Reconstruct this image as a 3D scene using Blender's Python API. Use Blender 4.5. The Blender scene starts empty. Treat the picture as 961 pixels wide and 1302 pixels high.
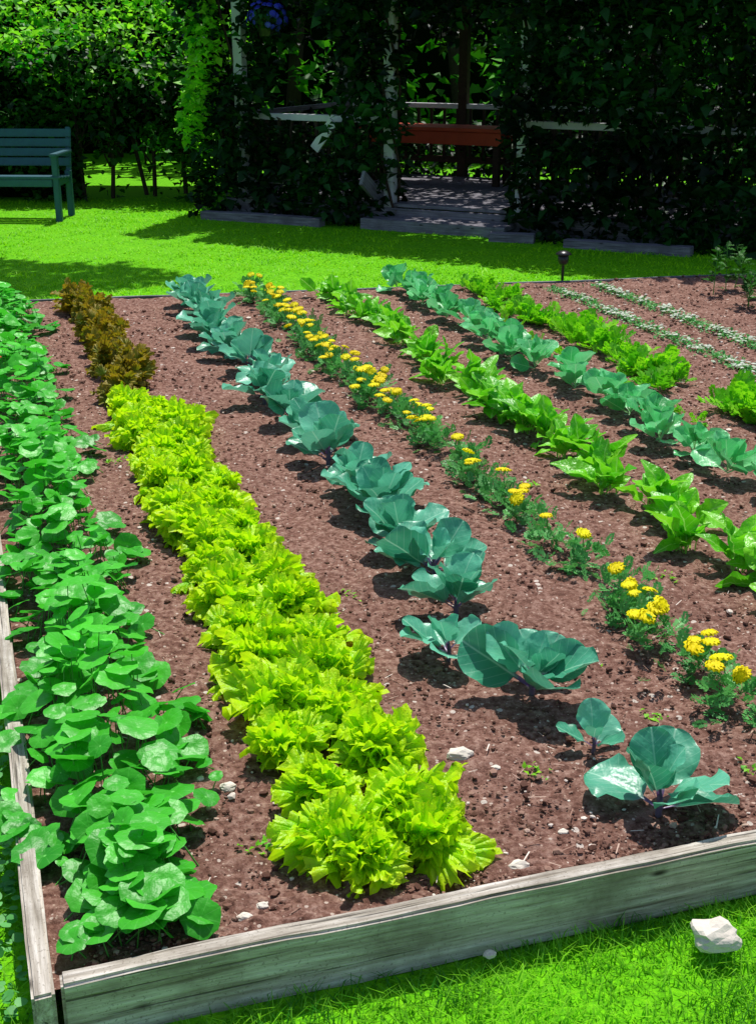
import bpy, bmesh, math, numpy as np
from mathutils import Vector, Matrix, noise as mnoise
rng=np.random.default_rng(11)
sc=bpy.context.scene
sc.view_settings.view_transform='Standard'; sc.view_settings.look='None'; sc.view_settings.exposure=0
COL=sc.collection
# ------------------------------------------------------------ garden axes
CR,SR=.9522,.3055
def G(s,r): return (CR*s-SR*r, SR*s+CR*r)
ROWANG=math.atan2(SR,CR)
def lawn_z(x,y):
    r=-SR*x+CR*y
    t=np.clip((r-2.5)/6.0,0,1)
    return -.105+.07*t
# ------------------------------------------------------------ mesh helpers
def mesh_obj(name,V,F3,F4,mat,lc=None,rnd=None,loc=(0,0,0),parent=None,smooth=True):
    V=np.asarray(V,np.float32); F3=np.asarray(F3,np.int32).reshape(-1,3); F4=np.asarray(F4,np.int32).reshape(-1,4)
    me=bpy.data.meshes.new(name)
    me.vertices.add(len(V)); me.vertices.foreach_set('co',V.ravel())
    loops=np.concatenate([F4.ravel(),F3.ravel()])
    me.loops.add(len(loops)); me.loops.foreach_set('vertex_index',loops)
    st=np.concatenate([np.arange(len(F4))*4, len(F4)*4+np.arange(len(F3))*3]).astype(np.int32)
    me.polygons.add(len(st)); me.polygons.foreach_set('loop_start',st)
    me.polygons.foreach_set('use_smooth',np.full(len(st),smooth))
    me.update(calc_edges=True)
    if lc is not None:
        a=me.attributes.new('lc','FLOAT_VECTOR','POINT'); a.data.foreach_set('vector',np.asarray(lc,np.float32).ravel())
    if rnd is not None:
        a=me.attributes.new('rnd','FLOAT','POINT'); a.data.foreach_set('value',np.asarray(rnd,np.float32).ravel())
    me.materials.append(mat)
    ob=bpy.data.objects.new(name,me); COL.objects.link(ob); ob.location=loc
    if parent is not None: setparent(ob,parent)
    return ob
def setparent(ob,parent):
    ob.parent=parent; ob.matrix_parent_inverse=Matrix.Translation(parent.location).inverted()
def empty(name,loc):
    e=bpy.data.objects.new(name,None); e.empty_display_size=.1; COL.objects.link(e); e.location=loc; return e
class Acc:
    def __init__(s): s.V=[];s.F3=[];s.F4=[];s.L=[];s.R=[];s.n=0
    def add(s,V,F3,F4,lc,rnd):
        V=np.asarray(V,float); s.V.append(V)
        if len(F3): s.F3.append(np.asarray(F3)+s.n)
        if len(F4): s.F4.append(np.asarray(F4)+s.n)
        s.L.append(lc); s.R.append(rnd); s.n+=len(V)
    def inst(s,T,M,P,rnd):
        V,F3,F4,lc=T; N=len(P)
        if N==0: return
        nv=len(V)
        W=(np.einsum('nij,vj->nvi',M,V)+P[:,None,:]).reshape(-1,3)
        off=(np.arange(N)*nv)[:,None,None]
        f3=(F3[None]+off).reshape(-1,3) if len(F3) else []
        f4=(F4[None]+off).reshape(-1,4) if len(F4) else []
        s.add(W,f3,f4,np.tile(lc,(N,1)),np.repeat(rnd,nv))
    def multi(s,Ts,M,P,rnd):
        k=rng.integers(0,len(Ts),len(P))
        for i,T in enumerate(Ts):
            m=k==i; s.inst(T,M[m],P[m],rnd[m])
    def tube(s,pts,rad,seg=6,rnd=.5):
        pts=[Vector(p) for p in pts]; V=[];n=len(pts)
        for i,p in enumerate(pts):
            t=(pts[min(i+1,n-1)]-pts[max(i-1,0)]).normalized()
            a=t.orthogonal().normalized(); b=t.cross(a)
            for k in range(seg):
                an=2*math.pi*k/seg; V.append(p+(a*math.cos(an)+b*math.sin(an))*rad[i])
        F=[]
        for i in range(n-1):
            for k in range(seg):
                k2=(k+1)%seg; F.append((i*seg+k,i*seg+k2,(i+1)*seg+k2,(i+1)*seg+k))
        V=np.array([tuple(v) for v in V]); s.add(V,[],F,np.zeros((len(V),3)),np.full(len(V),rnd))
    def obj(s,name,mat,**k):
        F3=np.concatenate(s.F3) if s.F3 else np.zeros((0,3)); F4=np.concatenate(s.F4) if s.F4 else np.zeros((0,4))
        return mesh_obj(name,np.concatenate(s.V),F3,F4,mat,np.concatenate(s.L),np.concatenate(s.R),**k)
def mats(yaw,elev,roll,scale):
    yaw=np.asarray(yaw);N=len(yaw);elev=np.broadcast_to(elev,N);roll=np.broadcast_to(roll,N)
    c,s_=np.cos(yaw),np.sin(yaw);o=np.zeros(N);i=np.ones(N)
    Rz=np.stack([c,-s_,o,s_,c,o,o,o,i],-1).reshape(N,3,3)
    c,s_=np.cos(elev),np.sin(elev)
    Rx=np.stack([i,o,o,o,c,-s_,o,s_,c],-1).reshape(N,3,3)
    c,s_=np.cos(roll),np.sin(roll)
    Ry=np.stack([c,o,s_,o,i,o,-s_,o,c],-1).reshape(N,3,3)
    M=Rz@Rx@Ry
    scale=np.asarray(scale,float)
    if scale.ndim==2: return M*scale[:,None,:]
    return M*np.broadcast_to(scale,N)[:,None,None]
def gridfaces(nu,nv):
    F=[]
    for j in range(nv-1):
        for i in range(nu-1):
            a=j*nu+i; F.append((a,a+1,a+1+nu,a+nu))
    return np.array(F)
E3=np.zeros((0,3),int);E4=np.zeros((0,4),int)
# ------------------------------------------------------------ leaf templates
def T_lettuce(seed,n=37,m=7):
    r=np.random.default_rng(seed);V=[];L=[]
    p1,p2,p3=r.uniform(0,6.28,3);cup=r.uniform(.0,.3);dr=r.uniform(.15,.5)
    for j in range(m):
        q=j/(m-1)
        for i in range(n):
            f=(i/(n-1)*2-1); ph=f*1.35
            rad=.12+.88*q*(1-.10*abs(f)+.07*math.sin(11*ph+p2)+.05*math.sin(23*ph+p3))
            x=math.sin(ph)*rad*.66; y=math.cos(ph)*rad
            z=.15*q-dr*q*q+ (q**2)*(.10*math.sin(13*ph+p1)+.09*math.sin(22*ph+p3+q*2)) +cup*f*f*q +.05*q*math.sin(5*ph+p2)
            x+=q**2*.06*math.sin(19*ph+p1);y+=q**2*.05*math.sin(21*ph+p2)
            V.append((x,y,z)); L.append((x,y,q))
    return (np.array(V),E3,gridfaces(n,m),np.array(L))
def T_cab(seed,nu=15,nv=19,petiole=.24,wid=.36):
    r=np.random.default_rng(seed);V=[];L=[]
    p1,p2=r.uniform(0,6.28,2);cup=r.uniform(.05,.30);arch=r.uniform(.0,.32);wid=wid*r.uniform(.85,1.1)
    for j in range(nv):
        if j<4: v=petiole*j/4
        else:
            k=(j-4)/(nv-5); t=.5-.5*math.cos(math.pi*k); v=petiole+(1-petiole)*t
        if v<petiole: w=.02+.012*(v/petiole)
        else:
            t=(v-petiole)/(1-petiole); c_=.55; d=(t-c_)/(c_ if t<c_ else 1-c_)
            w=max(.028,wid*(max(0,1-abs(d)**2.3))**.5)
        for i in range(nu):
            u=math.sin((i/(nu-1)*2-1)*math.pi/2)
            au=abs(u)
            z=.20*v-arch*v*v+cup*(au**2)*w*1.3+w*au**3*(.15*math.sin(13*v+p1+(u>0)*2)+.08*math.sin(27*v+p2))+.03*w*math.sin(7*u+9*v+p2)
            if v>=petiole: z+=-.02*math.exp(-(u*w/.02)**2)
            y=v+.012*au*math.sin(9*v+p1)
            V.append((u*w,y,z)); L.append((u*w,v,au))
    return (np.array(V),E3,gridfaces(nu,nv),np.array(L))
def T_chard(seed,nu=9,nv=15):
    r=np.random.default_rng(seed);V=[];L=[];p1,p2=r.uniform(0,6.28,2);arch=r.uniform(.2,.95)
    for j in range(nv):
        v=j/(nv-1)
        if v<.3: w=.022
        else:
            t=(v-.3)/.7; w=.03+.20*math.sin(math.pi*t**.75)**.7
        if j==nv-1: w=.03
        for i in range(nu):
            u=i/(nu-1)*2-1
            z=.45*v-arch*v*v+.3*w*abs(u)+.24*w*abs(u)*math.sin(15*v+p1+(u>0)*2)+.1*w*math.sin(25*v+p2+5*u)
            V.append((u*w,v,z)); L.append((u*w,v,abs(u)))
    return (np.array(V),E3,gridfaces(nu,nv),np.array(L))
def T_round(seed,seg=18,rings=4):
    r=np.random.default_rng(seed);p1=r.uniform(0,6.28);V=[(0,0,-.10)];L=[(0,0,0)];F3=[];F4=[]
    for j in range(1,rings+1):
        q=j/rings
        for i in range(seg):
            a=2*math.pi*i/seg
            R=q*(1+.05*math.cos(7*a+p1)+.04*math.cos(3*a))
            z=-.10+.20*q**.8-.14*q**3+.06*q*q*math.sin(2*a+p1)+.04*q*q*math.sin(5*a+p1)
            V.append((R*math.cos(a),R*math.sin(a),z));L.append((q*math.cos(a),q*math.sin(a),q))
    for i in range(seg): F3.append((0,1+i,1+(i+1)%seg))
    for j in range(rings-1):
        for i in range(seg):
            a=1+j*seg+i;b=1+j*seg+(i+1)%seg; F4.append((a,a+seg,b+seg,b))
    return (np.array(V),np.array(F3),np.array(F4),np.array(L))
def T_simple(fold=.15,w=.34,drop=.15):
    V=np.array([(0,0,0),(-w,.4,fold),(0,.5,0),(w,.4,fold),(0,1.05,-drop)])
    F3=np.array([(0,2,1),(0,3,2),(1,2,4),(2,3,4)])
    return (V,F3,E4,V.copy())
def T_tiny(w=.36,fold=.2):
    V=np.array([(0,0,0),(-w,.5,fold),(w,.5,fold),(0,1,-.1)]);return (V,np.array([(0,3,1),(0,2,3)]),E4,V.copy())
def T_frond(pairs=6,ll=.28,w=.05,seed=0):
    r=np.random.default_rng(seed);V=[];F4=[]
    def quad(p,d,l,w,z):
        n=len(V);d=np.array(d);d=d/np.linalg.norm(d);q=np.array((-d[1],d[0],0))
        p=np.array(p);V.extend([tuple(p),tuple(p+d*l*.5+q*w+np.array((0,0,z*.6))),tuple(p+d*l+np.array((0,0,z))),tuple(p+d*l*.5-q*w+np.array((0,0,z*.6)))]);F4.append((n,n+1,n+2,n+3))
    quad((0,0,0),(0,1,0),1,.018,-.1)
    for i in range(pairs):
        v=.25+.7*i/(pairs-1); k=math.sin(math.pi*(.2+.75*(v-.1)))
        for sgn in (-1,1):
            quad((0,v,-.1*v*v),(sgn*1,.75+r.uniform(-.2,.2),0),ll*k*r.uniform(.8,1.2),w,r.uniform(-.04,.1))
    quad((0,.9,-.08),(0,1,0),.2,w,-.03)
    V=np.array(V);return (V,E3,np.array(F4),V.copy())
def T_flower(seed,seg=22):
    r=np.random.default_rng(seed);V=[(0,0,.25)];L=[(0,0,0)];F3=[];F4=[]
    for j,(q,h) in enumerate([(.25,.34),(.5,.22),(.55,.30),(.8,.12),(.85,.18),(1.0,-.05)]):
        for i in range(seg):
            a=2*math.pi*i/seg+j*.15
            R=q*(1+(.13 if i%2 else -.10)*(j>0)*r.uniform(.6,1.4)); V.append((R*math.cos(a),R*math.sin(a),h+r.uniform(-.06,.06)));L.append((math.cos(a)*q,math.sin(a)*q,q))
    for i in range(seg): F3.append((0,1+i,1+(i+1)%seg))
    for j in range(5):
        for i in range(seg):
            a=1+j*seg+i;b=1+j*seg+(i+1)%seg;F4.append((a,a+seg,b+seg,b))
    return (np.array(V),np.array(F3),np.array(F4),np.array(L))
BL=np.array([(-.5,0,0),(.5,0,0),(-.36,.2,.5),(.36,.2,.5),(0,1,.9)]);BLADE=(BL,np.array([(2,3,4)]),np.array([(0,1,3,2)]),BL.copy())
def T_rock(seed,sub=1):
    bm=bmesh.new();bmesh.ops.create_icosphere(bm,subdivisions=sub,radius=1);r=np.random.default_rng(seed)
    V=np.array([tuple(v.co) for v in bm.verts]);F=np.array([[v.index for v in f.verts] for f in bm.faces]);bm.free()
    V=V*(1+r.uniform(-.28,.28,(len(V),1)))*np.array([1,.8,.62]);return (V,F,E4,V.copy())
# ------------------------------------------------------------ materials
def newmat(name):
    m=bpy.data.materials.new(name);m.use_nodes=True;nt=m.node_tree;nt.nodes.clear();return m,nt
class N:
    def __init__(s,nt): s.nt=nt
    def node(s,t,**k):
        n=s.nt.nodes.new(t)
        for a,b in k.items(): setattr(n,a,b)
        return n
    def link(s,a,b): s.nt.links.new(a,b)
    def math(s,op,a,b=None,clamp=False):
        n=s.node('ShaderNodeMath',operation=op,use_clamp=clamp)
        for i,x in enumerate((a,b)):
            if x is None: continue
            if isinstance(x,(int,float)): n.inputs[i].default_value=x
            else: s.link(x,n.inputs[i])
        return n.outputs[0]
    def mix(s,f,a,b):
        n=s.node('ShaderNodeMix',data_type='RGBA')
        for i,x in ((0,f),(6,a),(7,b)):
            if isinstance(x,(int,float)): n.inputs[i].default_value=x
            elif isinstance(x,tuple): n.inputs[i].default_value=(*x,1)
            else: s.link(x,n.inputs[i])
        return n.outputs[2]
    def noise(s,scale,detail=3,vec=None,rough=.55):
        n=s.node('ShaderNodeTexNoise');n.inputs['Scale'].default_value=scale;n.inputs['Detail'].default_value=detail;n.inputs['Roughness'].default_value=rough
        if vec is not None: s.link(vec,n.inputs['Vector'])
        return n.outputs['Fac']
    def ramp(s,f,pts,interp='LINEAR'):
        n=s.node('ShaderNodeValToRGB');n.color_ramp.interpolation=interp;e=n.color_ramp.elements
        while len(e)<len(pts): e.new(.5)
        for k,(p,c) in zip(e,pts): k.position=p;k.color=(*c,1)
        s.link(f,n.inputs[0]);return n.outputs[0]
def leaf_mat(name,dark,light,vein=None,vcol=(.3,.5,.2),trans=.35,rough=.45,base=None,bump=.3,bscale=60,tip=None,tcol=None,spec=.5,simple=False):
    m,nt=newmat(name);n=N(nt)
    at=n.node('ShaderNodeAttribute',attribute_name='rnd')
    if simple: f=at.outputs['Fac']
    else:
        tc=n.node('ShaderNodeTexCoord');nz=n.noise(6,2,tc.outputs['Object'])
        f=n.math('ADD',n.math('MULTIPLY',at.outputs['Fac'],.75),n.math('MULTIPLY',n.math('SUBTRACT',nz,.35),1.0),True)
    col=n.mix(f,dark,light)
    if vein or tip:
        la=n.node('ShaderNodeAttribute',attribute_name='lc');sx=n.node('ShaderNodeSeparateXYZ');n.link(la.outputs['Vector'],sx.inputs[0])
        X,Y,Z=sx.outputs
        ax=n.math('ABSOLUTE',X)
    if tip: col=n.mix(n.math('MULTIPLY',n.math('POWER',Z,2.0),tip,True),col,tcol)
    if vein=='pin':
        mid=n.math('SUBTRACT',1.2,n.math('DIVIDE',ax,.016),True)
        ph=n.math('MULTIPLY',n.math('SUBTRACT',Y,n.math('MULTIPLY',ax,.9)),2*math.pi*7)
        lat=n.math('MULTIPLY',n.math('SUBTRACT',n.math('SINE',ph),.93),10,True)
        lat=n.math('MULTIPLY',lat,n.math('GREATER_THAN',Y,.3))
        vm=n.math('MAXIMUM',mid,n.math('MULTIPLY',lat,.55),True); col=n.mix(n.math('MULTIPLY',vm,.7),col,vcol)
        if base: 
            bf=n.math('MULTIPLY',n.math('SUBTRACT',.3,Y),8,True); col=n.mix(bf,col,base)
    if vein=='radial':
        ang=n.math('ARCTAN2',Y,X); c=n.math('MULTIPLY',n.math('SUBTRACT',n.math('COSINE',n.math('MULTIPLY',ang,9)),.92),9,True)
        ctr=n.math('MULTIPLY',n.math('SUBTRACT',.11,Z),14,True)
        vm=n.math('MAXIMUM',n.math('MULTIPLY',c,.35),ctr,True); col=n.mix(vm,col,vcol)
    p=n.node('ShaderNodeBsdfPrincipled');n.link(col,p.inputs['Base Color']);p.inputs['Roughness'].default_value=rough;p.inputs['Specular IOR Level'].default_value=spec
    if bump:
        b=n.node('ShaderNodeBump');b.inputs['Strength'].default_value=bump;b.inputs['Distance'].default_value=.01;n.link(n.noise(bscale,2,tc.outputs['Object']),b.inputs['Height']);n.link(b.outputs[0],p.inputs['Normal'])
    t=n.node('ShaderNodeBsdfTranslucent');n.link(col,t.inputs[0])
    mx=n.node('ShaderNodeMixShader');mx.inputs[0].default_value=trans;n.link(p.outputs[0],mx.inputs[1]);n.link(t.outputs[0],mx.inputs[2])
    o=n.node('ShaderNodeOutputMaterial');n.link(mx.outputs[0],o.inputs[0]);return m
def wood_mat(name,c1,c2,c3,scale=1,rough=.8):
    m,nt=newmat(name);n=N(nt);tc=n.node('ShaderNodeTexCoord')
    def mapped(s3):
        mp=n.node('ShaderNodeMapping');mp.inputs['Scale'].default_value=s3;n.link(tc.outputs['Object'],mp.inputs[0]);return mp.outputs[0]
    g=n.noise(2.2,7,mapped((1.4*scale,30*scale,30*scale)),.72);bl=n.noise(4.5,5,tc.outputs['Object'],.65);fine=n.noise(160,2,tc.outputs['Object'])
    col=n.ramp(g,[(.32,c1),(.5,c2),(.68,c3)])
    col=n.mix(n.math('MULTIPLY',n.math('SUBTRACT',bl,.47),3.2,True),col,c1)
    cr=n.noise(1.6,3,mapped((1.0,70,70)),.5)
    crm=n.math('MULTIPLY',n.math('SUBTRACT',cr,.63),14,True)
    col=n.mix(n.math('MULTIPLY',crm,.8),col,tuple(x*.3 for x in c1))
    col=n.mix(n.math('MULTIPLY',n.math('GREATER_THAN',fine,.64),.5),col,c1)
    vor=n.node('ShaderNodeTexVoronoi');vor.inputs['Scale'].default_value=4.5;n.link(mapped((1,3,3)),vor.inputs['Vector'])
    col=n.mix(n.math('MULTIPLY',n.math('SUBTRACT',.13,vor.outputs['Distance']),12,True),col,tuple(x*.3 for x in c1))
    p=n.node('ShaderNodeBsdfPrincipled');n.link(col,p.inputs['Base Color']);p.inputs['Roughness'].default_value=rough;p.inputs['Specular IOR Level'].default_value=.2
    hgt=n.math('SUBTRACT',g,n.math('MULTIPLY',crm,.6))
    b=n.node('ShaderNodeBump');b.inputs['Strength'].default_value=.7;b.inputs['Distance'].default_value=.006;n.link(hgt,b.inputs['Height']);n.link(b.outputs[0],p.inputs['Normal'])
    o=n.node('ShaderNodeOutputMaterial');n.link(p.outputs[0],o.inputs[0]);return m
def plain_mat(name,c,rough=.6,c2=None,sc_=20,bump=.2,spec=.4):
    m,nt=newmat(name);n=N(nt);tc=n.node('ShaderNodeTexCoord');nz=n.noise(sc_,4,tc.outputs['Object'])
    col=n.mix(nz,c,c2 or tuple(x*.6 for x in c))
    p=n.node('ShaderNodeBsdfPrincipled');n.link(col,p.inputs['Base Color']);p.inputs['Roughness'].default_value=rough;p.inputs['Specular IOR Level'].default_value=spec
    b=n.node('ShaderNodeBump');b.inputs['Strength'].default_value=bump;b.inputs['Distance'].default_value=.01;n.link(nz,b.inputs['Height']);n.link(b.outputs[0],p.inputs['Normal'])
    o=n.node('ShaderNodeOutputMaterial');n.link(p.outputs[0],o.inputs[0]);return m
def soil_mat():
    m,nt=newmat('soil_mat');n=N(nt);tc=n.node('ShaderNodeTexCoord');v=tc.outputs['Object']
    a=n.noise(42,7,v,.75);b=n.noise(3.5,3,v)
    col=n.ramp(a,[(.32,(.045,.018,.013)),(.48,(.22,.11,.082)),(.66,(.46,.29,.23))])
    col=n.mix(n.math('MULTIPLY',n.math('SUBTRACT',b,.44),1.5,True),col,(.13,.06,.045))
    for sc_,th,cc in ((75,.95,(.66,.54,.46)),(140,.93,(.55,.4,.31)),(40,.975,(.74,.66,.58))):
        vo=n.node('ShaderNodeTexVoronoi');vo.inputs['Scale'].default_value=sc_;n.link(v,vo.inputs['Vector'])
        rr=n.node('ShaderNodeSeparateColor');n.link(vo.outputs['Color'],rr.inputs[0])
        msk=n.math('MULTIPLY',n.math('GREATER_THAN',rr.outputs[0],th),n.math('LESS_THAN',vo.outputs['Distance'],.36))
        col=n.mix(n.math('MULTIPLY',msk,.8),col,cc)
    p=n.node('ShaderNodeBsdfPrincipled');n.link(col,p.inputs['Base Color']);p.inputs['Roughness'].default_value=.95;p.inputs['Specular IOR Level'].default_value=.1
    bp=n.node('ShaderNodeBump');bp.inputs['Strength'].default_value=.9;bp.inputs['Distance'].default_value=.015;n.link(a,bp.inputs['Height']);n.link(bp.outputs[0],p.inputs['Normal'])
    o=n.node('ShaderNodeOutputMaterial');n.link(p.outputs[0],o.inputs[0]);return m
def clod_mat():
    m,nt=newmat('clod_mat');n=N(nt);at=n.node('ShaderNodeAttribute',attribute_name='rnd')
    col=n.ramp(at.outputs['Fac'],[(0,(.09,.042,.03)),(.3,(.18,.092,.068)),(.68,(.28,.165,.125)),(.92,(.48,.34,.27)),(.965,(.72,.62,.54))],'CONSTANT')
    p=n.node('ShaderNodeBsdfPrincipled');n.link(col,p.inputs['Base Color']);p.inputs['Roughness'].default_value=.9;p.inputs['Specular IOR Level'].default_value=.15
    o=n.node('ShaderNodeOutputMaterial');n.link(p.outputs[0],o.inputs[0]);return m
def lawn_mat():
    m,nt=newmat('lawn_mat');n=N(nt);tc=n.node('ShaderNodeTexCoord');v=tc.outputs['Object']
    a=n.noise(55,5,v,.7);b=n.noise(1.6,4,v)
    col=n.ramp(a,[(.3,(.03,.17,.003)),(.5,(.12,.46,.005)),(.7,(.25,.66,.008))])
    col=n.mix(n.math('MULTIPLY',n.math('SUBTRACT',b,.3),1.1,True),col,(.13,.42,.004))
    p=n.node('ShaderNodeBsdfPrincipled');n.link(col,p.inputs['Base Color']);p.inputs['Roughness'].default_value=.9;p.inputs['Specular IOR Level'].default_value=.1
    bp=n.node('ShaderNodeBump');bp.inputs['Strength'].default_value=.5;bp.inputs['Distance'].default_value=.02;n.link(a,bp.inputs['Height']);n.link(bp.outputs[0],p.inputs['Normal'])
    o=n.node('ShaderNodeOutputMaterial');n.link(p.outputs[0],o.inputs[0]);return m
M_soil=soil_mat();M_clod=clod_mat();M_lawn=lawn_mat()
M_grass=leaf_mat('grass_blade_mat',(.13,.50,.003),(.44,.90,.006),trans=.4,rough=.5,bump=0,spec=.2,simple=True)
M_grass_near=leaf_mat('grass_blade_near_mat',(.03,.22,.003),(.32,.78,.02),trans=.38,rough=.45,bump=0,spec=.35,simple=True)
M_let=leaf_mat('lettuce_mat',(.18,.70,.002),(.60,.96,.004),trans=.45,rough=.4,tip=.55,tcol=(.84,.97,.015),bscale=90,bump=.5,spec=.35)
M_redlet=leaf_mat('red_lettuce_mat',(.08,.26,.005),(.34,.32,.012),trans=.38,rough=.6,tip=.5,tcol=(.50,.24,.015),bscale=90)
M_cab=leaf_mat('cabbage_mat',(.03,.29,.15),(.19,.66,.44),vein='pin',vcol=(.42,.78,.56),base=(.14,.08,.2),trans=.27,rough=.38,bump=.3,bscale=40,spec=.65)
M_cau=leaf_mat('cauliflower_mat',(.03,.40,.08),(.22,.80,.34),vein='pin',vcol=(.45,.84,.45),base=(.3,.6,.25),trans=.32,rough=.38,spec=.6)
M_nas=leaf_mat('nasturtium_mat',(.012,.28,.006),(.11,.74,.045),vein='radial',vcol=(.24,.8,.16),trans=.38,rough=.42,bump=.25,spec=.45)
M_chard=leaf_mat('chard_mat',(.05,.42,.006),(.28,.84,.02),vein='pin',vcol=(.5,.88,.2),base=(.35,.65,.1),trans=.4,rough=.36,bump=.6,bscale=55)
M_fern=leaf_mat('marigold_leaf_mat',(.03,.25,.03),(.17,.56,.14),trans=.3,rough=.55,bump=0)
M_carrot=leaf_mat('carrot_leaf_mat',(.08,.46,.006),(.38,.88,.015),trans=.42,rough=.55,bump=0)
M_yel=leaf_mat('marigold_flower_mat',(.96,.72,.0),(.98,.93,.0),trans=.3,rough=.6,bump=0,spec=.2)
M_white=leaf_mat('alyssum_flower_mat',(.5,.6,.4),(.8,.85,.75),trans=.2,rough=.6,bump=0,spec=.2)
M_stem=leaf_mat('stem_mat',(.05,.28,.03),(.1,.4,.05),trans=.1,bump=0)
M_hedge=leaf_mat('hedge_shade_tint_mat',(.003,.03,.002),(.025,.14,.006),trans=.25,rough=.5,bump=0,spec=.2,simple=True)  # shade of the lower hedge is put into this dark green
M_sun_tint=leaf_mat('sun_tinted_leaf_mat',(.03,.32,.006),(.38,.94,.03),trans=.5,rough=.5,bump=0,spec=.3,simple=True)  # sunlight painted into the leaf colour, for hedge top and vine edge
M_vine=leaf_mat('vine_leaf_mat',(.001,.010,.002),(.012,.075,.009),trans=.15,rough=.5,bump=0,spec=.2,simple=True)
M_back=leaf_mat('back_leaf_mat',(.01,.08,.003),(.10,.46,.01),trans=.32,rough=.55,bump=0,spec=.2,simple=True)
M_asp=leaf_mat('asparagus_leaf_mat',(.01,.09,.006),(.06,.28,.02),trans=.3,rough=.55,bump=0,spec=.2,simple=True)
M_core=plain_mat('core_shade_mat',(.004,.012,.003),.95,(.002,.006,.002),spec=.02)  # near-black, paints the shade deep inside the foliage
M_bark=plain_mat('bark_mat',(.08,.055,.04),.9,(.03,.02,.015),30,.6,spec=.1)
M_board=wood_mat('weathered_board_mat',(.17,.14,.105),(.48,.43,.36),(.78,.73,.66))
M_pwood=wood_mat('pergola_wood_mat',(.10,.095,.11),(.20,.19,.22),(.31,.30,.34))
M_rail=plain_mat('painted_rail_mat',(.74,.74,.77),.6,(.5,.5,.54),9)
M_red=plain_mat('red_wood_mat',(.66,.08,.02),.5,(.42,.045,.01),9)
M_bench=plain_mat('bench_paint_mat',(.02,.12,.15),.5,(.01,.065,.085),14)
M_stone=plain_mat('stone_mat',(.80,.74,.64),.85,(.55,.48,.40),25,.6)
M_black=plain_mat('black_plastic_mat',(.012,.012,.014),.3,(.02,.02,.02))
M_blue=leaf_mat('petunia_mat',(.02,.03,.5),(.08,.1,.8),trans=.2,bump=0)
M_redf=leaf_mat('red_flower_mat',(.6,.01,.02),(.8,.04,.05),trans=.2,bump=0)
M_orf=leaf_mat('nasturtium_flower_mat',(.8,.03,.0),(.9,.12,.0),trans=.2,bump=0)
M_purple=plain_mat('purple_stalk_mat',(.16,.07,.2),.5,(.07,.12,.08))
# ------------------------------------------------------------ box parts
def box(name,c,size,mat,rz=0,rx=0,ry=0,bev=.004,parent=None,cuts=0,warp=0):
    bm=bmesh.new();bmesh.ops.create_cube(bm,size=1)
    for v in bm.verts: v.co=Vector((v.co.x*size[0],v.co.y*size[1],v.co.z*size[2]))
    if bev: bmesh.ops.bevel(bm,geom=bm.edges[:],offset=bev,segments=2,affect='EDGES')
    if cuts:
        L=size[0]
        for k in range(1,cuts):
            bmesh.ops.bisect_plane(bm,geom=bm.verts[:]+bm.edges[:]+bm.faces[:],plane_co=(-L/2+L*k/cuts,0,0),plane_no=(1,0,0))
        for v in bm.verts:
            q=mnoise.noise(Vector((v.co.x*2.3+c[0]*3,c[1],.3)));q2=mnoise.noise(Vector((v.co.x*9,v.co.y*30,v.co.z*30+c[1])))
            v.co.z+=q*warp+q2*warp*.3; v.co.y+=mnoise.noise(Vector((v.co.x*1.7,4,c[0])))*warp+q2*warp*.25
    me=bpy.data.meshes.new(name);bm.to_mesh(me);bm.free();me.materials.append(mat)
    ob=bpy.data.objects.new(name,me);COL.objects.link(ob);ob.location=c;ob.rotation_euler=(rx,ry,rz)
    if parent is not None: setparent(ob,parent)
    return ob
# ------------------------------------------------------------ ground
def grid_sheet(name,xs,ys,zf,mat):
    X,Y=np.meshgrid(xs,ys)
    Z=zf(X,Y) ;V=np.stack([X,Y,Z],-1).reshape(-1,3)
    nu,nv=len(xs),len(ys);i=np.arange(nu-1)[None];j=np.arange(nv-1)[:,None];a=(j*nu+i).ravel()
    F=np.stack([a,a+1,a+1+nu,a+nu],-1);return mesh_obj(name,V,E3,F,mat)
xs=np.concatenate([[-300,-120,-50,-25],np.linspace(-14,14,70),[25,50,120,300]])
ys=np.concatenate([[-60,-20,-5],np.linspace(0,26,80),[40,80,160,400]])
grid_sheet('lawn',xs,ys,lambda x,y:lawn_z(x,y)+.008*np.sin(x*2.1)*np.cos(y*1.7),M_lawn)
def backr(s): return 8.9-.115*s
def soilz(S,R):
    f=S.ravel();g=R.ravel();out=np.empty(len(f))
    for i in range(len(f)):
        p=Vector((f[i],g[i],0))
        out[i]=.013*mnoise.noise(p*4)+.010*mnoise.noise(p*14)+.009*abs(mnoise.noise(p*38))+.005*mnoise.noise(p*75)
    return out.reshape(S.shape)
SX=np.linspace(.01,6.4,360)
RY=2.04+6.9*(np.linspace(0,1,420)**1.8)
S_,R_=np.meshgrid(SX,RY)
Rr=2.04+(R_-2.04)*(backr(S_)-2.04)/6.9
Zs=soilz(S_,Rr)
gx,gy=G(S_,Rr)
V=np.stack([gx,gy,Zs],-1).reshape(-1,3);nu=len(SX);nv=len(RY)
i=np.arange(nu-1)[None];j=np.arange(nv-1)[:,None];a=(j*nu+i).ravel()
mesh_obj('garden_soil',V,E3,np.stack([a,a+1,a+1+nu,a+nu],-1),M_soil)
A=Acc();n=38000;s=rng.uniform(.06,5.5,n);t=rng.uniform(0,1,n)**1.9;r=2.08+t*6.3
sz=np.clip(rng.lognormal(-5.65,.5,n),.0018,.013)*(1+.5*t);x,y=G(s,r)
A.multi([T_rock(k) for k in range(4)],mats(rng.uniform(0,6.28,n),rng.uniform(-.4,.4,n),0,sz),np.stack([x,y,sz*.2+.003],-1),rng.uniform(0,1,n))
A.obj('soil_clods',M_clod,smooth=False)
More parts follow.
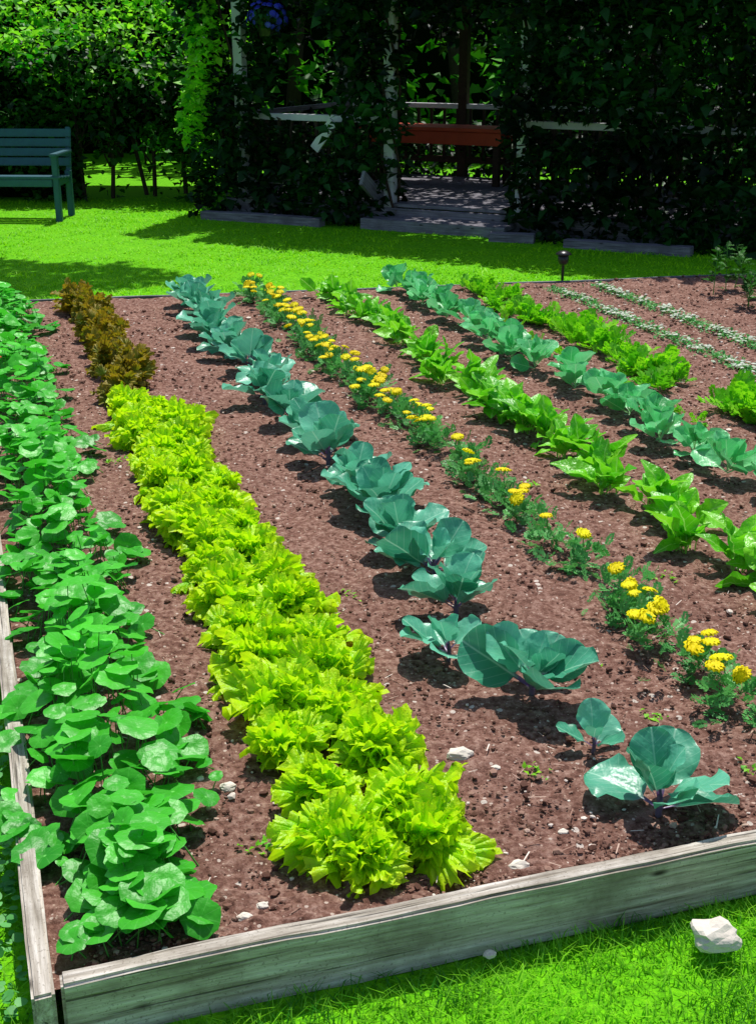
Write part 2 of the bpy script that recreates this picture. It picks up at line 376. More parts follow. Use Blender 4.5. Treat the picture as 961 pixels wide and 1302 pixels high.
# ------------------------------------------------------------ raised bed frame
fl=G(0,2.02);bed=empty('raised_bed_frame',(fl[0],fl[1],0))
L=6.5;c=G(L/2+.012,2.02);box('front_board',(c[0],c[1],-.035),(L-.02,.045,.15),M_board,rz=ROWANG,parent=bed,cuts=90,warp=.008,bev=.006)
L=7.0;c=G(-.012,1.985+L/2);box('left_board',(c[0],c[1],-.04),(L,.044,.155),M_board,rz=ROWANG+math.pi/2,parent=bed,cuts=80,warp=.007,bev=.006)
a0=np.array(G(0.02,backr(0)+.03));b0=np.array(G(6.5,backr(6.5)+.03));c=(a0+b0)/2
box('back_board',(c[0],c[1],-.03),(float(np.linalg.norm(b0-a0)),.03,.07),M_pwood,rz=math.atan2(b0[1]-a0[1],b0[0]-a0[0]),parent=bed,cuts=40,warp=.006)
c=G(6.53,5.1);box('right_board',(c[0],c[1],-.04),(6.1,.044,.14),M_board,rz=ROWANG+math.pi/2,parent=bed)
# ------------------------------------------------------------ grass
def grass(name,x,y,h,w,mat=M_grass,b0=.5,b1=1.6,patch=.3):
    n=len(x);A=Acc();hh=h*rng.uniform(.5,1.3,n)*(.8+.4*(np.sin(x*9+y*3)*np.sin(y*11-x*4)));sc_=np.stack([w*rng.uniform(.7,1.3,n),hh*rng.uniform(b0,b1,n),hh],-1)
    M=mats(rng.uniform(0,6.28,n),0.0*x,0,1)*sc_[:,None,:]
    cl=.5+.5*np.sin(x*7+2*np.sin(y*5))*np.cos(y*6+x*2)+.35*np.sin(x*19+y*7)*np.sin(y*23-x*5)
    A.inst(BLADE,M,np.stack([x,y,lawn_z(x,y)-.004],-1),np.clip(rng.uniform(0,1,n)*.75+(cl-.3)*patch,0,1));return A.obj(name,mat)
n=46000;s=rng.uniform(-.1,3.0,n);r=rng.uniform(.7,1.99,n);x,y=G(s,r);grass('grass_blades_foreground',x,y,.042,.0034,M_grass_near,.4,1.6,.7)
n=16000;s=rng.uniform(-.9,-.04,n);r=rng.uniform(1.4,6,n);x,y=G(s,r);grass('grass_blades_side',x,y,.05,.004,M_grass_near)
n=75000;s=rng.uniform(-3,7.5,n);r=8.97-.115*s+rng.uniform(0,1,n)**1.2*6.0;x,y=G(s,r);grass('grass_blades_lawn',x,y,.03,.009,M_grass,.8,2.2,.4)
TS=[T_simple(.15,.36,.2),T_simple(.05,.42,.3),T_simple(.25,.3,.05)]
A=Acc();n=3000;s=rng.uniform(-.5,-.045,n);r=rng.uniform(1.6,5,n);x,y=G(s,r)
A.multi([T_round(50,9,2)],mats(rng.uniform(0,6.28,n),rng.normal(0,.4,n),0,rng.uniform(.006,.014,n)),np.stack([x,y,lawn_z(x,y)+rng.uniform(.01,.05,n)],-1),rng.uniform(0,1,n))
A.obj('clover',M_fern)
# ------------------------------------------------------------ nasturtium
A=Acc();ST=Acc();RT=[T_round(k) for k in range(6)]
n=1300;t=rng.uniform(0,1,n);r=2.09+t**1.15*6.65;u=rng.normal(0,.62,n).clip(-1.2,1.15)
half=(.17+.04*np.sin(r*5)+.03*np.sin(r*13))*np.where(r<2.35,.8,1);s=.20+u*half
dome=(1-np.minimum(1,np.abs(u))**2.2)*np.clip((r-2.02)/.22,.25,1)
hz=(.035+.165*dome*rng.uniform(.25,1.05,n))*(1+.25*np.sin(r*4+1)+.1*np.sin(r*17))
x,y=G(s,r);rad=np.clip(rng.lognormal(-3.38,.28,n),.015,.05)*(1-.08*t)
yaw=rng.uniform(0,6.28,n)
A.multi(RT,mats(yaw,rng.normal(0,.34,n),rng.normal(0,.3,n),rad),np.stack([x,y,np.maximum(hz,.04)],-1),np.clip(rng.uniform(0,1,n)*.6+.35*hz/.2,0,1))
for i in range(0,n,1):
    bx,by=x[i]+rng.normal(0,.03),y[i]+rng.normal(0,.03)
    ST.tube([(bx,by,0),(bx*.4+x[i]*.6,by*.4+y[i]*.6,hz[i]*.6),(x[i],y[i],hz[i]-.1*rad[i])],[.002,.0018,.0014],4)
pa=empty('nasturtium_row',(*G(.22,2.2),0));A.obj('leaves',M_nas,parent=pa);ST.obj('stems',M_stem,parent=pa)
FL=[T_flower(k) for k in range(4)]
A=Acc();n=2;s=np.array([.02,.1]);r=np.array([4.75,6.6]);x,y=G(s,r)
A.multi(FL,mats(rng.uniform(0,6,n),rng.normal(0,.4,n),0,np.full(n,.018)),np.stack([x,y,np.full(n,.16)],-1),rng.uniform(0,1,n));A.obj('flowers',M_orf,parent=pa)
# ------------------------------------------------------------ lettuce
LT=[T_lettuce(k) for k in range(8)]
def heads(A,pos,R,nl,zs=1,e0=10,e1=62):
    for (s,r,k) in pos:
        cx,cy=G(s,r);m=nl;q=(np.arange(m)+.5)/m
        elev=np.radians(e0+e1*(q**1.1))+rng.normal(0,.22,m)
        yaw=np.arange(m)*2.4+rng.uniform(0,6)+rng.normal(0,.3,m)
        ln=R*k*(1.0-.35*q)*rng.uniform(.65,1.2,m)
        P=np.stack([cx+rng.normal(0,.025,m),cy+rng.normal(0,.025,m),.01+.05*q*zs],-1)
        A.multi(LT,mats(yaw,elev,rng.normal(0,.38,m),ln),P,np.clip(rng.uniform(0,1,m)*.7+q*.35,0,1))
A=Acc();pos=[(.82,2.24,.9),(.68,2.2,.8)];r=2.27;k=0
while r<5.95:
    pos.append((.735+(.08 if k%2 else -.08)+rng.normal(0,.02),r+rng.normal(0,.02),rng.uniform(.8,1.15)));r+=.112;k+=1
heads(A,pos,.122,44);A.obj('lettuce_row',M_let)
A=Acc();pos=[];r=6.1
while r<8.65:
    pos.append((.69+rng.normal(0,.06),r,rng.uniform(.6,1.15)));r+=.12
heads(A,pos,.095,30,2.6,15,65);A.obj('red_lettuce_row',M_redlet)
# ------------------------------------------------------------ cabbages
CT=[T_cab(k) for k in range(9)]
def cabbage(name,s,r,size,nl,mat,seed,z0=0):
    cx,cy=G(s,r);A=Acc();m=nl;q=(np.arange(m)+.3)/m
    elev=np.radians(16+52*q**1.3)+rng.normal(0,.16,m);yaw=np.arange(m)*2.4+seed+rng.normal(0,.35,m)
    ln=size*(1-.35*q*q)*rng.uniform(.75,1.15,m)
    P=np.zeros((m,3));P[:,2]=size*(.08+.22*q)
    A.multi(CT,mats(yaw,elev,rng.normal(0,.35,m),ln),P,rng.uniform(0,1,m))
    pa=empty(name,(cx,cy,z0));A.obj('leaves',mat,loc=(cx,cy,z0),parent=pa)
    S=Acc();S.tube([(0,0,-.02),(.003,0,size*.2),(0,.002,size*.38)],[size*.045,size*.04,size*.02],7);S.obj('stalk',M_purple,loc=(cx,cy,z0),parent=pa)
for (s,r,sz,nl) in [(1.385,2.2,.195,9),(1.37,2.5,.12,5),(1.345,2.82,.20,11),(1.20,3.08,.17,8),(1.33,3.36,.20,10),(1.36,3.64,.21,10)]:
    cabbage('cabbage_plant',s,r,sz,nl,M_cab,rng.uniform(0,6))
r=3.93
while r<8.5:
    cabbage('cabbage_plant',1.36+rng.normal(0,.04),r,rng.uniform(.18,.235),12,M_cab,rng.uniform(0,6));r+=rng.uniform(.27,.37)
A=Acc();r=3.8
while r<8.6:
    cx,cy=G(2.86+rng.normal(0,.035),r);m=10;q=(np.arange(m)+.3)/m
    P=np.zeros((m,3));P[:,0]=cx;P[:,1]=cy;P[:,2]=.02+.05*q
    A.multi(CT,mats(np.arange(m)*2.4+rng.uniform(0,6),np.radians(18+55*q)+rng.normal(0,.18,m),rng.normal(0,.4,m),.175*(1-.3*q)*rng.uniform(.65,1.2,m)),P,rng.uniform(0,1,m));r+=rng.uniform(.18,.27)
A.obj('cauliflower_row',M_cau)
# ------------------------------------------------------------ marigolds
pa=empty('marigold_row',(*G(1.85,2.5),0));A=Acc();F=Acc();S=Acc();FR=[T_frond(6,.36,.085,k) for k in range(4)]
r=2.40
while r<8.7:
    s=1.85+rng.normal(0,.03);cx,cy=G(s,r);near=r<5;m=58;q=rng.uniform(0,1,m)
    P=np.stack([cx+rng.normal(0,.04,m),cy+rng.normal(0,.04,m),.01+.065*q],-1)
    A.multi(FR,mats(rng.uniform(0,6.28,m),np.radians(0+60*q)+rng.normal(0,.25,m),rng.normal(0,.5,m),rng.uniform(.035,.07,m)),P,rng.uniform(0,1,m))
    nf=rng.integers(1,5) if near else rng.integers(2,6)
    for k in range(nf):
        fx,fy,fz=cx+rng.normal(0,.045),cy+rng.normal(0,.045),rng.uniform(.10,.14);R=rng.uniform(.019,.031)
        F.inst(FL[k%4],mats(np.array([rng.uniform(2.2,4.1)]),rng.normal(-.15,.35,1),0,np.array([R])),np.array([[fx,fy,fz]]),rng.uniform(0,1,1))
        S.tube([(cx,cy,.04),(fx,fy,fz)],[.002,.002],4)
    r+=rng.uniform(.14,.25) if near else rng.uniform(.11,.19)
A.obj('leaves',M_fern,parent=pa);F.obj('flowers',M_yel,parent=pa);S.obj('stems',M_stem,parent=pa)
# ------------------------------------------------------------ chard
A=Acc();HT=[T_chard(k) for k in range(7)];r=3.0
while r<8.6:
    cx,cy=G(2.36+rng.normal(0,.035),r);m=16;q=(np.arange(m)+.3)/m
    P=np.stack([cx+rng.normal(0,.022,m),cy+rng.normal(0,.022,m),0*q],-1)
    A.multi(HT,mats(np.arange(m)*2.4+rng.uniform(0,6),np.radians(25+52*q)+rng.normal(0,.22,m),rng.normal(0,.5,m),(.19 if r<6 else .16)*rng.uniform(.55,1.2,m)),P,rng.uniform(0,1,m));r+=rng.uniform(.15,.27)
A.obj('chard_row',M_chard)
# ------------------------------------------------------------ carrots
def fernrow(name,s0,r0,r1,step,m,size,mat,js=.03):
    A=Acc();r=r0
    while r<r1:
        cx,cy=G(s0+rng.normal(0,js),r);q=rng.uniform(0,1,m);k=rng.uniform(.7,1.25)
        A.multi(FC,mats(rng.uniform(0,6.28,m),np.radians(15+60*q),rng.normal(0,.4,m),k*size*rng.uniform(.6,1.2,m)),np.stack([cx+rng.normal(0,.025,m),cy+rng.normal(0,.025,m),.005+0*q],-1),rng.uniform(0,1,m));r+=step*rng.uniform(.7,1.3)
    A.obj(name,mat)
FC=[T_frond(8,.32,.09,k+9) for k in range(4)]
fernrow('carrot_row',3.36,5.55,8.4,.10,17,.125,M_carrot,.05)
fernrow('carrot_row',3.10,4.9,7.4,.22,8,.085,M_carrot,.04)
fernrow('parsley_row',3.46,3.6,5.2,.09,24,.15,M_carrot,.06)
A=Acc();B=Acc();TT=T_tiny()
for s0 in (3.92,4.27):
    n=1300;r=rng.uniform(5.6,8.2,n);s=s0+rng.normal(0,.035,n);x,y=G(s,r)
    A.inst(TT,mats(rng.uniform(0,6.28,n),rng.uniform(0,1.2,n),0,rng.uniform(.012,.03,n)),np.stack([x,y,rng.uniform(.0,.025,n)],-1),rng.uniform(0,1,n))
    n=420;r=rng.uniform(5.6,8.2,n);s=s0+rng.normal(0,.035,n);k=np.sin(r*21+s0*9)+np.sin(r*9)>-.5;r=r[k];s=s[k];n=len(r);x,y=G(s,r)
    B.inst(FL[0],mats(rng.uniform(0,6.28,n),rng.normal(0,.3,n),0,rng.uniform(.005,.014,n)),np.stack([x,y,rng.uniform(.02,.045,n)],-1),rng.uniform(0,1,n))
pa=empty('alyssum_rows',(*G(4.1,5.6),0));A.obj('leaves',M_fern,parent=pa);B.obj('flowers',M_white,parent=pa)
A=Acc()
for (s,r) in [(.47,2.35),(1.2,2.45),(1.6,2.6),(1.55,2.95),(2.1,3.4),(1.05,3.6),(.55,3.8),(2.05,4.4),(2.6,4.2),(.5,5.2),(1.7,2.3),(1.75,2.2)]:
    cx,cy=G(s,r);m=14;A.inst(T_simple(),mats(rng.uniform(0,6.28,m),rng.uniform(.1,1.0,m),0,rng.uniform(.008,.024,m)),np.stack([cx+rng.normal(0,.02,m),cy+rng.normal(0,.02,m),np.full(m,.006)],-1),rng.uniform(0,1,m))
A.obj('weeds',M_carrot)
A=Acc();n=700;s=rng.uniform(.1,5,n);r=2.1+6*rng.uniform(0,1,n)**1.6;x,y=G(s,r)
T=(np.array([(-.04,0,0),(.04,0,0),(.03,1,.02),(-.03,1,.02)]),E3,np.array([(0,1,2,3)]),np.zeros((4,3)))
A.inst(T,mats(rng.uniform(0,6.28,n),rng.uniform(0,.25,n),0,rng.uniform(.01,.045,n)),np.stack([x,y,np.full(n,.014)],-1),rng.uniform(.86,1,n));A.obj('straw_bits',M_clod)
A=Acc();B=Acc()
for k in range(22):
    s=rng.uniform(4.75,5.8);r=rng.uniform(6.7,8.1);cx,cy=G(s,r);h=rng.uniform(.15,.42);dx,dy=rng.normal(0,.05,2)
    B.tube([(cx,cy,0),(cx+dx,cy+dy,h)],[.004,.002],4);m=26;q=rng.uniform(.15,1,m)
    A.multi(FC,mats(rng.uniform(0,6.28,m),rng.uniform(0,.9,m),0,rng.uniform(.04,.09,m)),np.stack([cx+dx*q,cy+dy*q,h*q],-1),rng.uniform(0,.8,m))
pa=empty('asparagus_plants',(*G(4.9,7.5),0));A.obj('foliage',M_asp,parent=pa);B.obj('stalks',M_stem,parent=pa)
cx,cy=G(5.0,6.3);A=Acc();A.tube([(cx,cy,-.02),(cx+.02,cy,.55)],[.008,.007],7);A.obj('garden_stake',M_bark)
# ------------------------------------------------------------ stones
def stone(x,y,z,R,seed):
    T=T_rock(seed,3);V=T[0].copy()
    for i in range(len(V)):
        p=Vector(V[i]);d=p.normalized();V[i]=tuple(d*(1+.35*mnoise.noise(d*1.3+Vector((seed,0,0)))+.12*mnoise.noise(d*4)))
    V=V*np.array([1,.8,.6])*R;return mesh_obj('stone',V,T[1],E4,M_stone,loc=(x,y,z+R*.3),smooth=False)
stone(.70,2.17,-.07,.05,3);stone(.229,2.137,-.08,.013,4)
for k,(x,y,R) in enumerate([(.206,2.773,.030),(.307,2.32,.022),(-.36,2.63,.020),(-.272,2.15,.016),(.29,2.72,.012),(-.24,2.19,.012),(.42,2.45,.012),(.95,3.1,.014)]): stone(x,y,0,R,10+k)
# ------------------------------------------------------------ foliage clouds
def fbm(P,sc_,seed):
    r=np.random.default_rng(seed);v=0
    for k in range(5):
        a=r.normal(0,1,3)*sc_*(1+.5*k);v=v+np.sin(P@a+r.uniform(0,6))
    return v/3.2
def cloud(A,n,lo,hi,size,T,seed,thr=-9,keep=None,A2=None,split=None):
    P=rng.uniform(0,1,(n,3))*(np.array(hi)-np.array(lo))+np.array(lo)
    if thr>-5: P=P[fbm(P,2.2,seed)>thr]
    if keep is not None: P=P[keep(P)]
    def put(A,P):
        n=len(P);sh=np.clip(.45+.55*fbm(P,2.6,seed+5)+rng.normal(0,.25,n),0,1)
        A.multi(T,mats(rng.uniform(0,6.28,n),rng.uniform(-.9,.7,n),rng.normal(0,.6,n),size*rng.uniform(.5,1.4,n)),P,sh)
    if A2 is None: put(A,P)
    else: k=split(P);put(A,P[~k]);put(A2,P[k])
hz0=14.2
def hedge_front(P):
    z=P[:,2];bulge=.22*fbm(P,2.0,3)
    f=hz0+bulge+np.where(z>1.35,(z-1.35)*1.6,0)
    gap=(P[:,0]>-3.25)&(P[:,0]<-2.1)&(z<.55+.1*np.sin(P[:,0]*9))
    return (P[:,1]>f)&(P[:,1]<f+.5)&(~(gap&(rng.uniform(0,1,len(P))>.12)))
pa=empty('hedge',(-4,14.8,0))
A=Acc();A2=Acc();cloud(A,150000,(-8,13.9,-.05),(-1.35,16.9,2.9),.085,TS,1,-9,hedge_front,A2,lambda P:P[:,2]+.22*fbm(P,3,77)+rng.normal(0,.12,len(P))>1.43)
A.obj('foliage',M_hedge,parent=pa);A2.obj('foliage_sun_tinted',M_sun_tint,parent=pa)  # same hedge leaves: shaded colour below, painted sunlit colour above
B=Acc()
for x in np.arange(-8,-1.4,.28):
    x0=x+rng.normal(0,.05);yy=14.75+rng.normal(0,.12);B.tube([(x0,yy,-.1),(x0+rng.normal(0,.06),yy,.7),(x0+rng.normal(0,.15),yy+.1,1.5)],[.028,.022,.012],6)
    for q in range(3): B.tube([(x0,yy,.3+.15*q),(x0+rng.normal(0,.25),yy-.1,.8+.2*q)],[.012,.006],5)
B.obj('trunks',M_bark,parent=pa)
def core_sheet(name,xs,zs,yf,parent,mat=M_core):  # solid dark sheet standing in for shade behind the leaves
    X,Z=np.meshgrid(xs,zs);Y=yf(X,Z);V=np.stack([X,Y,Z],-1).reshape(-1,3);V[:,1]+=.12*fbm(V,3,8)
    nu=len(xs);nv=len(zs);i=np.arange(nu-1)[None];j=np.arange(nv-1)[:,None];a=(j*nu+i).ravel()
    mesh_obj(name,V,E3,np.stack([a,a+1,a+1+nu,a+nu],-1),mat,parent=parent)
core_sheet('shade_sheet',np.linspace(-8,-1.6,60),np.linspace(.62,2.9,30),lambda X,Z:14.75+np.where(Z>1.35,(Z-1.35)*1.6,0),pa)
core_sheet('shade_sheet_low',np.linspace(-8,-3.3,40),np.linspace(-.1,.7,10),lambda X,Z:14.75+0*X,pa)
pb=empty('background_trees',(0,20,0));A=Acc()
def bk(P):
    f=18.6+.9*fbm(P,.8,4)+np.clip(P[:,2]-2.6,0,9)*.5;return (P[:,1]>f)&(P[:,1]<f+.6)
cloud(A,90000,(-14,17,-.05),(14,23,5.0),.19,TS,2,-9,bk);A.obj('foliage',M_back,parent=pb)
core_sheet('shade_sheet',np.linspace(-14,14,90),np.linspace(-.1,5,30),lambda X,Z:20.2+np.clip(Z-2.6,0,9)*.5,pb)
B=Acc()
for x in np.arange(-13,14,1.3): B.tube([(x,19.6,-.1),(x+rng.normal(0,.2),19.8,2.5),(x+rng.normal(0,.4),20.1,5)],[.12,.09,.05],8)
B.obj('trunks',M_bark,parent=pb)
# ------------------------------------------------------------ pergola
O=np.array([-1.5,13.3]);D=np.array([.894,-.447]);Q=np.array([.447,.894]);PA=math.atan2(-.447,.894)
def W(p,q,z): 
    v=O+D*p+Q*q;return (v[0],v[1],z)
pg=empty('pergola',W(0,0,0))
def pb_(name,p,q,z,size,mat=M_pwood,**k): return box(name,W(p,q,z),size,mat,rz=PA,parent=pg,**k)
k=0
for q in np.arange(.08,2.65,.145):
    pb_('deck_board_%d'%k,2.65,q,.15+rng.normal(0,.002),(5.5,.135,.03),bev=.003);k+=1
pb_('deck_rim',2.65,-.02,.045,(5.5,.04,.17));pb_('step',2.4,-.22,.045,(1.45,.3,.04));pb_('step_riser',2.4,-.355,-.005,(1.45,.03,.09))
for k,p in enumerate([.13,1.78,3.12,5.3]):
    pb_('front_post_%d'%k,p,.06,1.3,(.1,.1,2.55),M_rail)
for k,p in enumerate([0,1.45,3.6,5.3]): pb_('back_post_%d'%k,p,2.6,1.3,(.1,.1,2.55),M_bark if k==1 else M_pwood)
pb_('front_beam',2.65,.06,2.62,(5.9,.09,.18));pb_('back_beam',2.65,2.6,2.62,(5.9,.09,.18))
for k,p in enumerate(np.arange(-.1,5.5,.45)): box('rafter_%d'%k,W(p,1.33,2.77),(3.3,.05,.12),M_pwood,rz=PA+math.pi/2,parent=pg)
for a_,b_,nm in ((.18,1.73,'left'),(3.17,5.25,'right')):
    L=b_-a_;pb_('rail_top_'+nm,(a_+b_)/2,.06,.93,(L,.09,.06),M_rail);pb_('rail_low_'+nm,(a_+b_)/2,.06,.32,(L,.04,.07),M_pwood)
    for k,p in enumerate(np.arange(a_+.1,b_,.14)): pb_('baluster_%s_%d'%(nm,k),p,.06,.63,(.03,.03,.535),M_bark,bev=.002)
pb_('back_rail_top',2.65,2.6,.93,(5.2,.08,.05),M_rail);pb_('back_rail_low',2.65,2.6,.35,(5.2,.05,.07),M_bark)
for k,p in enumerate(np.arange(.1,5.2,.16)): pb_('back_baluster_%d'%k,p,2.6,.64,(.03,.03,.53),M_bark,bev=.002)
for k,s_ in enumerate((-1,1)): box('side_rail_%d'%k,W(0 if s_<0 else 5.3,1.33,.93),(2.45,.08,.045),M_pwood,rz=PA+math.pi/2,parent=pg)
box('stair_side_board',W(1.72,-.15,.28),(.62,.035,.14),M_pwood,rz=PA+math.pi/2,ry=.55,parent=pg)
box('diagonal_brace',W(1.15,-.1,.78),(.34,.03,.10),M_rail,rz=PA,ry=-.9,parent=pg)
tb=empty('wooden_table',W(1.4,2.0,.165))
def tp(name,p,q,z,size,mat=M_red,**k): return box(name,W(p,q,z),size,mat,rz=PA,parent=tb,**k)
for k in range(4): tp('table_plank_%d'%k,1.45,1.75+.14*k,.74,(1.7,.132,.035))
tp('apron_front',1.45,1.74,.65,(1.6,.03,.13));tp('apron_back',1.45,2.14,.65,(1.6,.03,.13))
for k,(p,q) in enumerate([(.72,1.8),(2.18,1.8),(.72,2.1),(2.18,2.1)]): tp('leg_%d'%k,p,q,.4,(.07,.07,.5),M_bark)
A=Acc()
def local_keep(fn):
    def f(P):
        d=P[:,:2]-O;return fn(d@D,d@Q,P[:,2],P)
    return f
def vine(p,q,z,P):
    b=.14*fbm(P,3.0,21);b2=.16*fbm(P,2.2,31)
    postgap=(p>.0)&(p<.30)&(q<.12)&(z>1.25)
    left=(p>-.33+b)&(p<.42+b)&(q>-.30+b2)&(q<.3)
    col=(p>1.28+b)&(p<1.9+b*.5)&(q>-.28+b2)&(q<.3)
    low=(p>-.2)&(p<1.8)&(z<.82+b)&(q>-.28+b2)&(q<.25)&~((p>1.0)&(p<1.3)&(z>.6))
    hang=(z>1.85+b2-.25*(p<1.4))&(q>-.35+b)&(q<.3)&(p>-.4)&(p<5.7)&~((p<1.2)&(p>.8)&(z<2.2))
    right=(p>3.02+b)&(p<5.75+b)&(q>-.42+b2*1.3)&(q<.15)&~((p>3.35+b)&(p<4.1+b)&(z>.86)&(z<1.0))
    roof=(z>2.75+b)&(z<3.0+b)&(q>-.4)&(q<3.1)&(p>-.5)&(p<5.8)
    back=(q>2.6)&(q<2.9)&(p>-.3)&(p<5.7)&((z>1.6+b)|(z<.75+b)|(p<.3)|(p>2.1+b))&~((p>.2)&(p<1.0)&(z>1.4)&(z<2.4))
    side=(q>-.3)&(q<2.9)&(((p>5.25)&(p<5.6))|((p>-.3+b)&(p<.05)&((z<.9+b)|(z>1.9+b))))
    return (left|col|low|hang|right|roof|back|side)&~postgap
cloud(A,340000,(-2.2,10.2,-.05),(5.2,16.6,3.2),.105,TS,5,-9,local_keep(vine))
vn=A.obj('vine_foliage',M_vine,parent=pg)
A=Acc();cloud(A,9000,(-2.2,12.9,-.05),(-1.4,13.9,2.3),.085,TS,6,-.1,lambda P:((P[:,0]+1.74-.08*np.sin(P[:,2]*5))/.18)**2+((P[:,1]-13.3)/.35)**2<1)
A.obj('vine_edge_sun_tinted',M_sun_tint,parent=pg)  # sunlit rim of the vine column painted with brighter leaves
B=Acc()
for (p,q) in [(0,.06),(1.78,.06),(3.12,.06),(5.3,.06),(4.2,.06)]:
    for t in range(3):
        pts=[W(p+.09*math.sin(z*3+t*2),q+.09*math.cos(z*3+t*2),z) for z in np.linspace(-.03,2.7,14)];B.tube(pts,[.014]*14,5)
B.obj('vine_stems',M_bark,parent=pg)
box('edging_timber',W(.62,-.42,-.01),(1.35,.12,.11),M_pwood,rz=PA,cuts=10,warp=.01)
box('edging_timber',W(3.25,-.5,-.01),(.4,.12,.11),M_pwood,rz=PA+.2)
box('edging_timber',W(4.3,-.52,-.01),(1.1,.12,.09),M_pwood,rz=PA,cuts=10,warp=.01)
hb=empty('hanging_flower_basket',W(.62,-.2,1.75))
bm=bmesh.new();bmesh.ops.create_cone(bm,cap_ends=True,segments=20,radius1=.08,radius2=.13,depth=.16)
me=bpy.data.meshes.new('pot');bm.to_mesh(me);bm.free();me.materials.append(M_black);ob=bpy.data.objects.new('pot',me);COL.objects.link(ob);ob.location=W(.62,-.2,1.75);setparent(ob,hb)
c0=np.array(W(.62,-.2,1.86))
def ball(n,R,T,size,mat,nm,off=(0,0,0)):
    d=rng.normal(0,1,(n,3));d/=np.linalg.norm(d,axis=1)[:,None];P=c0+np.array(off)+d*R*rng.uniform(.75,1.05,(n,1))*np.array([1,1,.75])
    A=Acc();A.multi(T,mats(np.arctan2(-d[:,0],d[:,1]),np.arcsin(d[:,2])-1.2,0,size*rng.uniform(.8,1.2,n)),P,rng.uniform(0,1,n));A.obj(nm,mat,parent=hb)
ball(420,.17,TS,.05,M_vine,'leaves');ball(80,.2,FL,.028,M_blue,'blue_flowers');ball(14,.1,FL,.028,M_redf,'red_flowers',(0.03,0,.14))
B=Acc()
for k in range(3):
    a=k*2.09;B.tube([tuple(c0+np.array((.12*math.cos(a),.12*math.sin(a),-.04))),tuple(c0+np.array((0,0,.66)))],[.003,.003],4)
B.obj('chains',M_black,parent=hb)
ps=empty('shrub',(4.6,11.3,0));A=Acc()
def blob(cx,cy,cz,rx,ry,rz_,seed):
    def f(P):
        d=((P[:,0]-cx)/rx)**2+((P[:,1]-cy)/ry)**2+((P[:,2]-cz)/rz_)**2+.35*fbm(P,2.5,seed);return (d<1)&(d>.45)
    return f
cloud(A,50000,(3.0,9.8,-.05),(6.6,13,3.2),.1,TS,9,-9,blob(4.75,11.5,1.3,1.45,1.2,1.7,4));A.obj('foliage',M_back,parent=ps)
B=Acc()
for k in range(7): B.tube([(4.75+.1*k-.3,11.4,-.05),(4.75+rng.normal(0,.5),11.4+rng.normal(0,.4),1.6)],[.03,.012],6)
B.obj('trunks',M_bark,parent=ps)
tr=empty('shadow_tree',(-5.6,12.6,0));B=Acc()  # unseen tree, added out of frame to shade the left lawn
B.tube([(-5.6,12.6,-.1),(-5.55,12.55,1.8),(-5.2,12.4,3.6),(-4.3,12.25,4.9),(-3.2,12.2,5.4)],[.16,.14,.11,.07,.03],10)
for k in range(9):
    a=rng.uniform(0,6.28);B.tube([(-4.6+.1*k,12.3,4.5+.08*k),(-3.4+1.4*math.cos(a),12.2+.5*math.sin(a),5.5+rng.uniform(-.3,.4))],[.035,.01],6)
B.obj('trunk_and_limbs',M_bark,parent=tr)
A=Acc();cloud(A,26000,(-6.0,11.0,4.6),(-1.0,13.4,6.6),.13,TS,12,-.6,blob(-3.2,12.2,5.6,2.1,.85,.7,6));A.obj('crown_foliage',M_hedge,parent=tr)  # crown flattened and placed to cast the lawn shadow
# ------------------------------------------------------------ park bench
bx,by=-3.85,12.95;bn=empty('park_bench',(bx,by,-.03));ba=-.04
def bb(nm,x,y,z,size,rx=0): 
    c,s_=math.cos(ba),math.sin(ba);return box(nm,(bx+x*c-y*s_,by+x*s_+y*c,z-.035),size,M_bench,rz=ba,rx=rx,parent=bn,bev=.006)
for k in range(4): bb('seat_slat_%d'%k,0,-.2+.11*k,.42-.008*k,(1.55,.09,.025))
for k in range(4): bb('back_slat_%d'%k,0,.23+.03*k,.53+.09*k,(1.55,.022,.078),rx=-.22)
for sx in (-.74,.74):
    sd='l' if sx<0 else 'r'
    bb('front_leg_'+sd,sx,-.2,.31,(.06,.06,.62));bb('back_leg_'+sd,sx,.24,.22,(.06,.06,.46));bb('back_stile_'+sd,sx,.31,.64,(.05,.035,.44),rx=-.22)
    bb('arm_'+sd,sx,.02,.63,(.075,.56,.03));bb('side_apron_'+sd,sx,.0,.37,(.035,.42,.07))
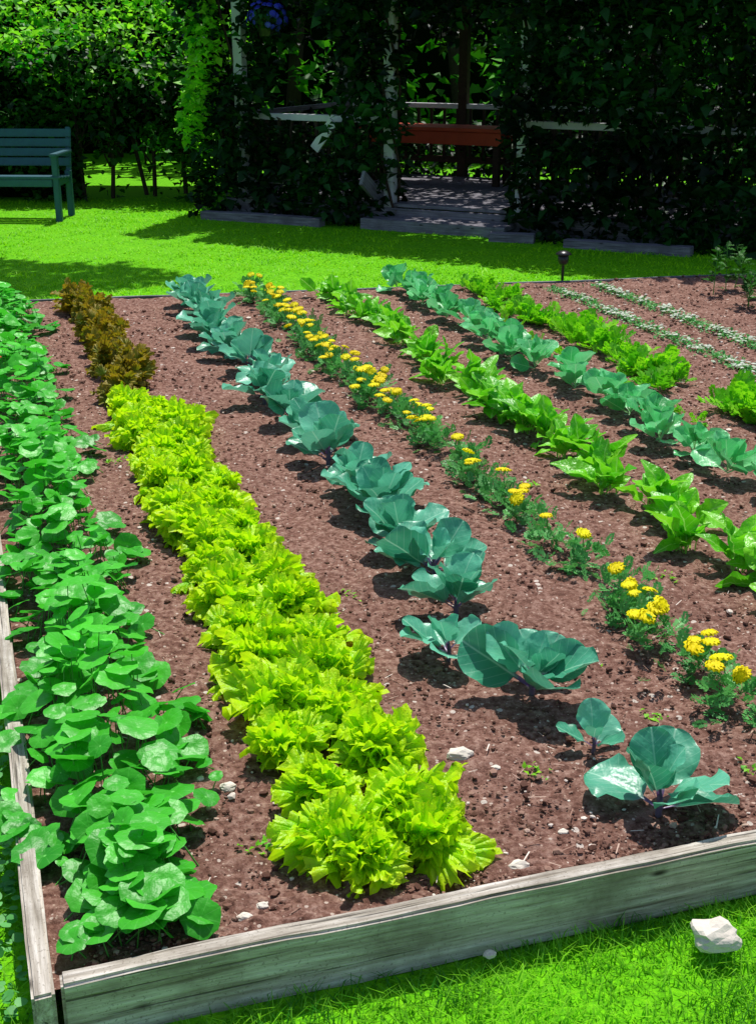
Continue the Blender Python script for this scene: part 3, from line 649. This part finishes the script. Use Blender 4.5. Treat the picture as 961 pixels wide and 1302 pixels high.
bb('front_apron',0,-.235,.37,(1.42,.025,.07))
# ------------------------------------------------------------ garden path light
gx_,gy_=G(4.17,8.55);gl=empty('garden_path_light',(gx_,gy_,0))
def lathe(nm,prof,mat):
    B=[];F=[];sg=16
    for (R,z) in prof:
        for k in range(sg): B.append((R*math.cos(2*math.pi*k/sg),R*math.sin(2*math.pi*k/sg),z))
    for j in range(len(prof)-1):
        for k in range(sg): k2=(k+1)%sg;F.append((j*sg+k,j*sg+k2,(j+1)*sg+k2,(j+1)*sg+k))
    mesh_obj(nm,B,E3,F,mat,loc=(gx_,gy_,0),parent=gl)
lathe('stake',[(.001,-.05),(.011,0),(.011,.11)],M_black)
lathe('lamp_body',[(.009,.10),(.03,.105),(.038,.12),(.04,.17),(.03,.175)],M_black)
lathe('lamp_cap',[(.03,.175),(.06,.178),(.055,.188),(.03,.203),(.001,.206)],M_black)
# ------------------------------------------------------------ light, sky, camera
el=math.radians(65);az=math.atan2(.17,.985)
Dv=Vector((math.cos(el)*math.sin(az),math.cos(el)*math.cos(az),math.sin(el)))
sl=bpy.data.lights.new('sun','SUN');sl.energy=5;sl.angle=math.radians(.5);sl.color=(1,.96,.9)
so=bpy.data.objects.new('sun',sl);COL.objects.link(so);so.rotation_euler=Dv.to_track_quat('Z','Y').to_euler();so.location=(0,0,20)
w=bpy.data.worlds.new('World');sc.world=w;w.use_nodes=True;nt=w.node_tree
sky=nt.nodes.new('ShaderNodeTexSky');sky.sky_type='NISHITA';sky.sun_disc=False;sky.sun_elevation=el;sky.sun_rotation=az
nt.links.new(sky.outputs[0],nt.nodes['Background'].inputs[0]);nt.nodes['Background'].inputs[1].default_value=.125
cam=bpy.data.cameras.new('camera');co=bpy.data.objects.new('camera',cam);COL.objects.link(co)
co.location=(0,0,1.7);co.rotation_euler=(math.radians(90-20.6),0,0)
cam.sensor_fit='VERTICAL';cam.sensor_height=36;cam.sensor_width=36;cam.lens=36*1621/1302;cam.clip_end=1000;cam.clip_start=.05
sc.camera=co
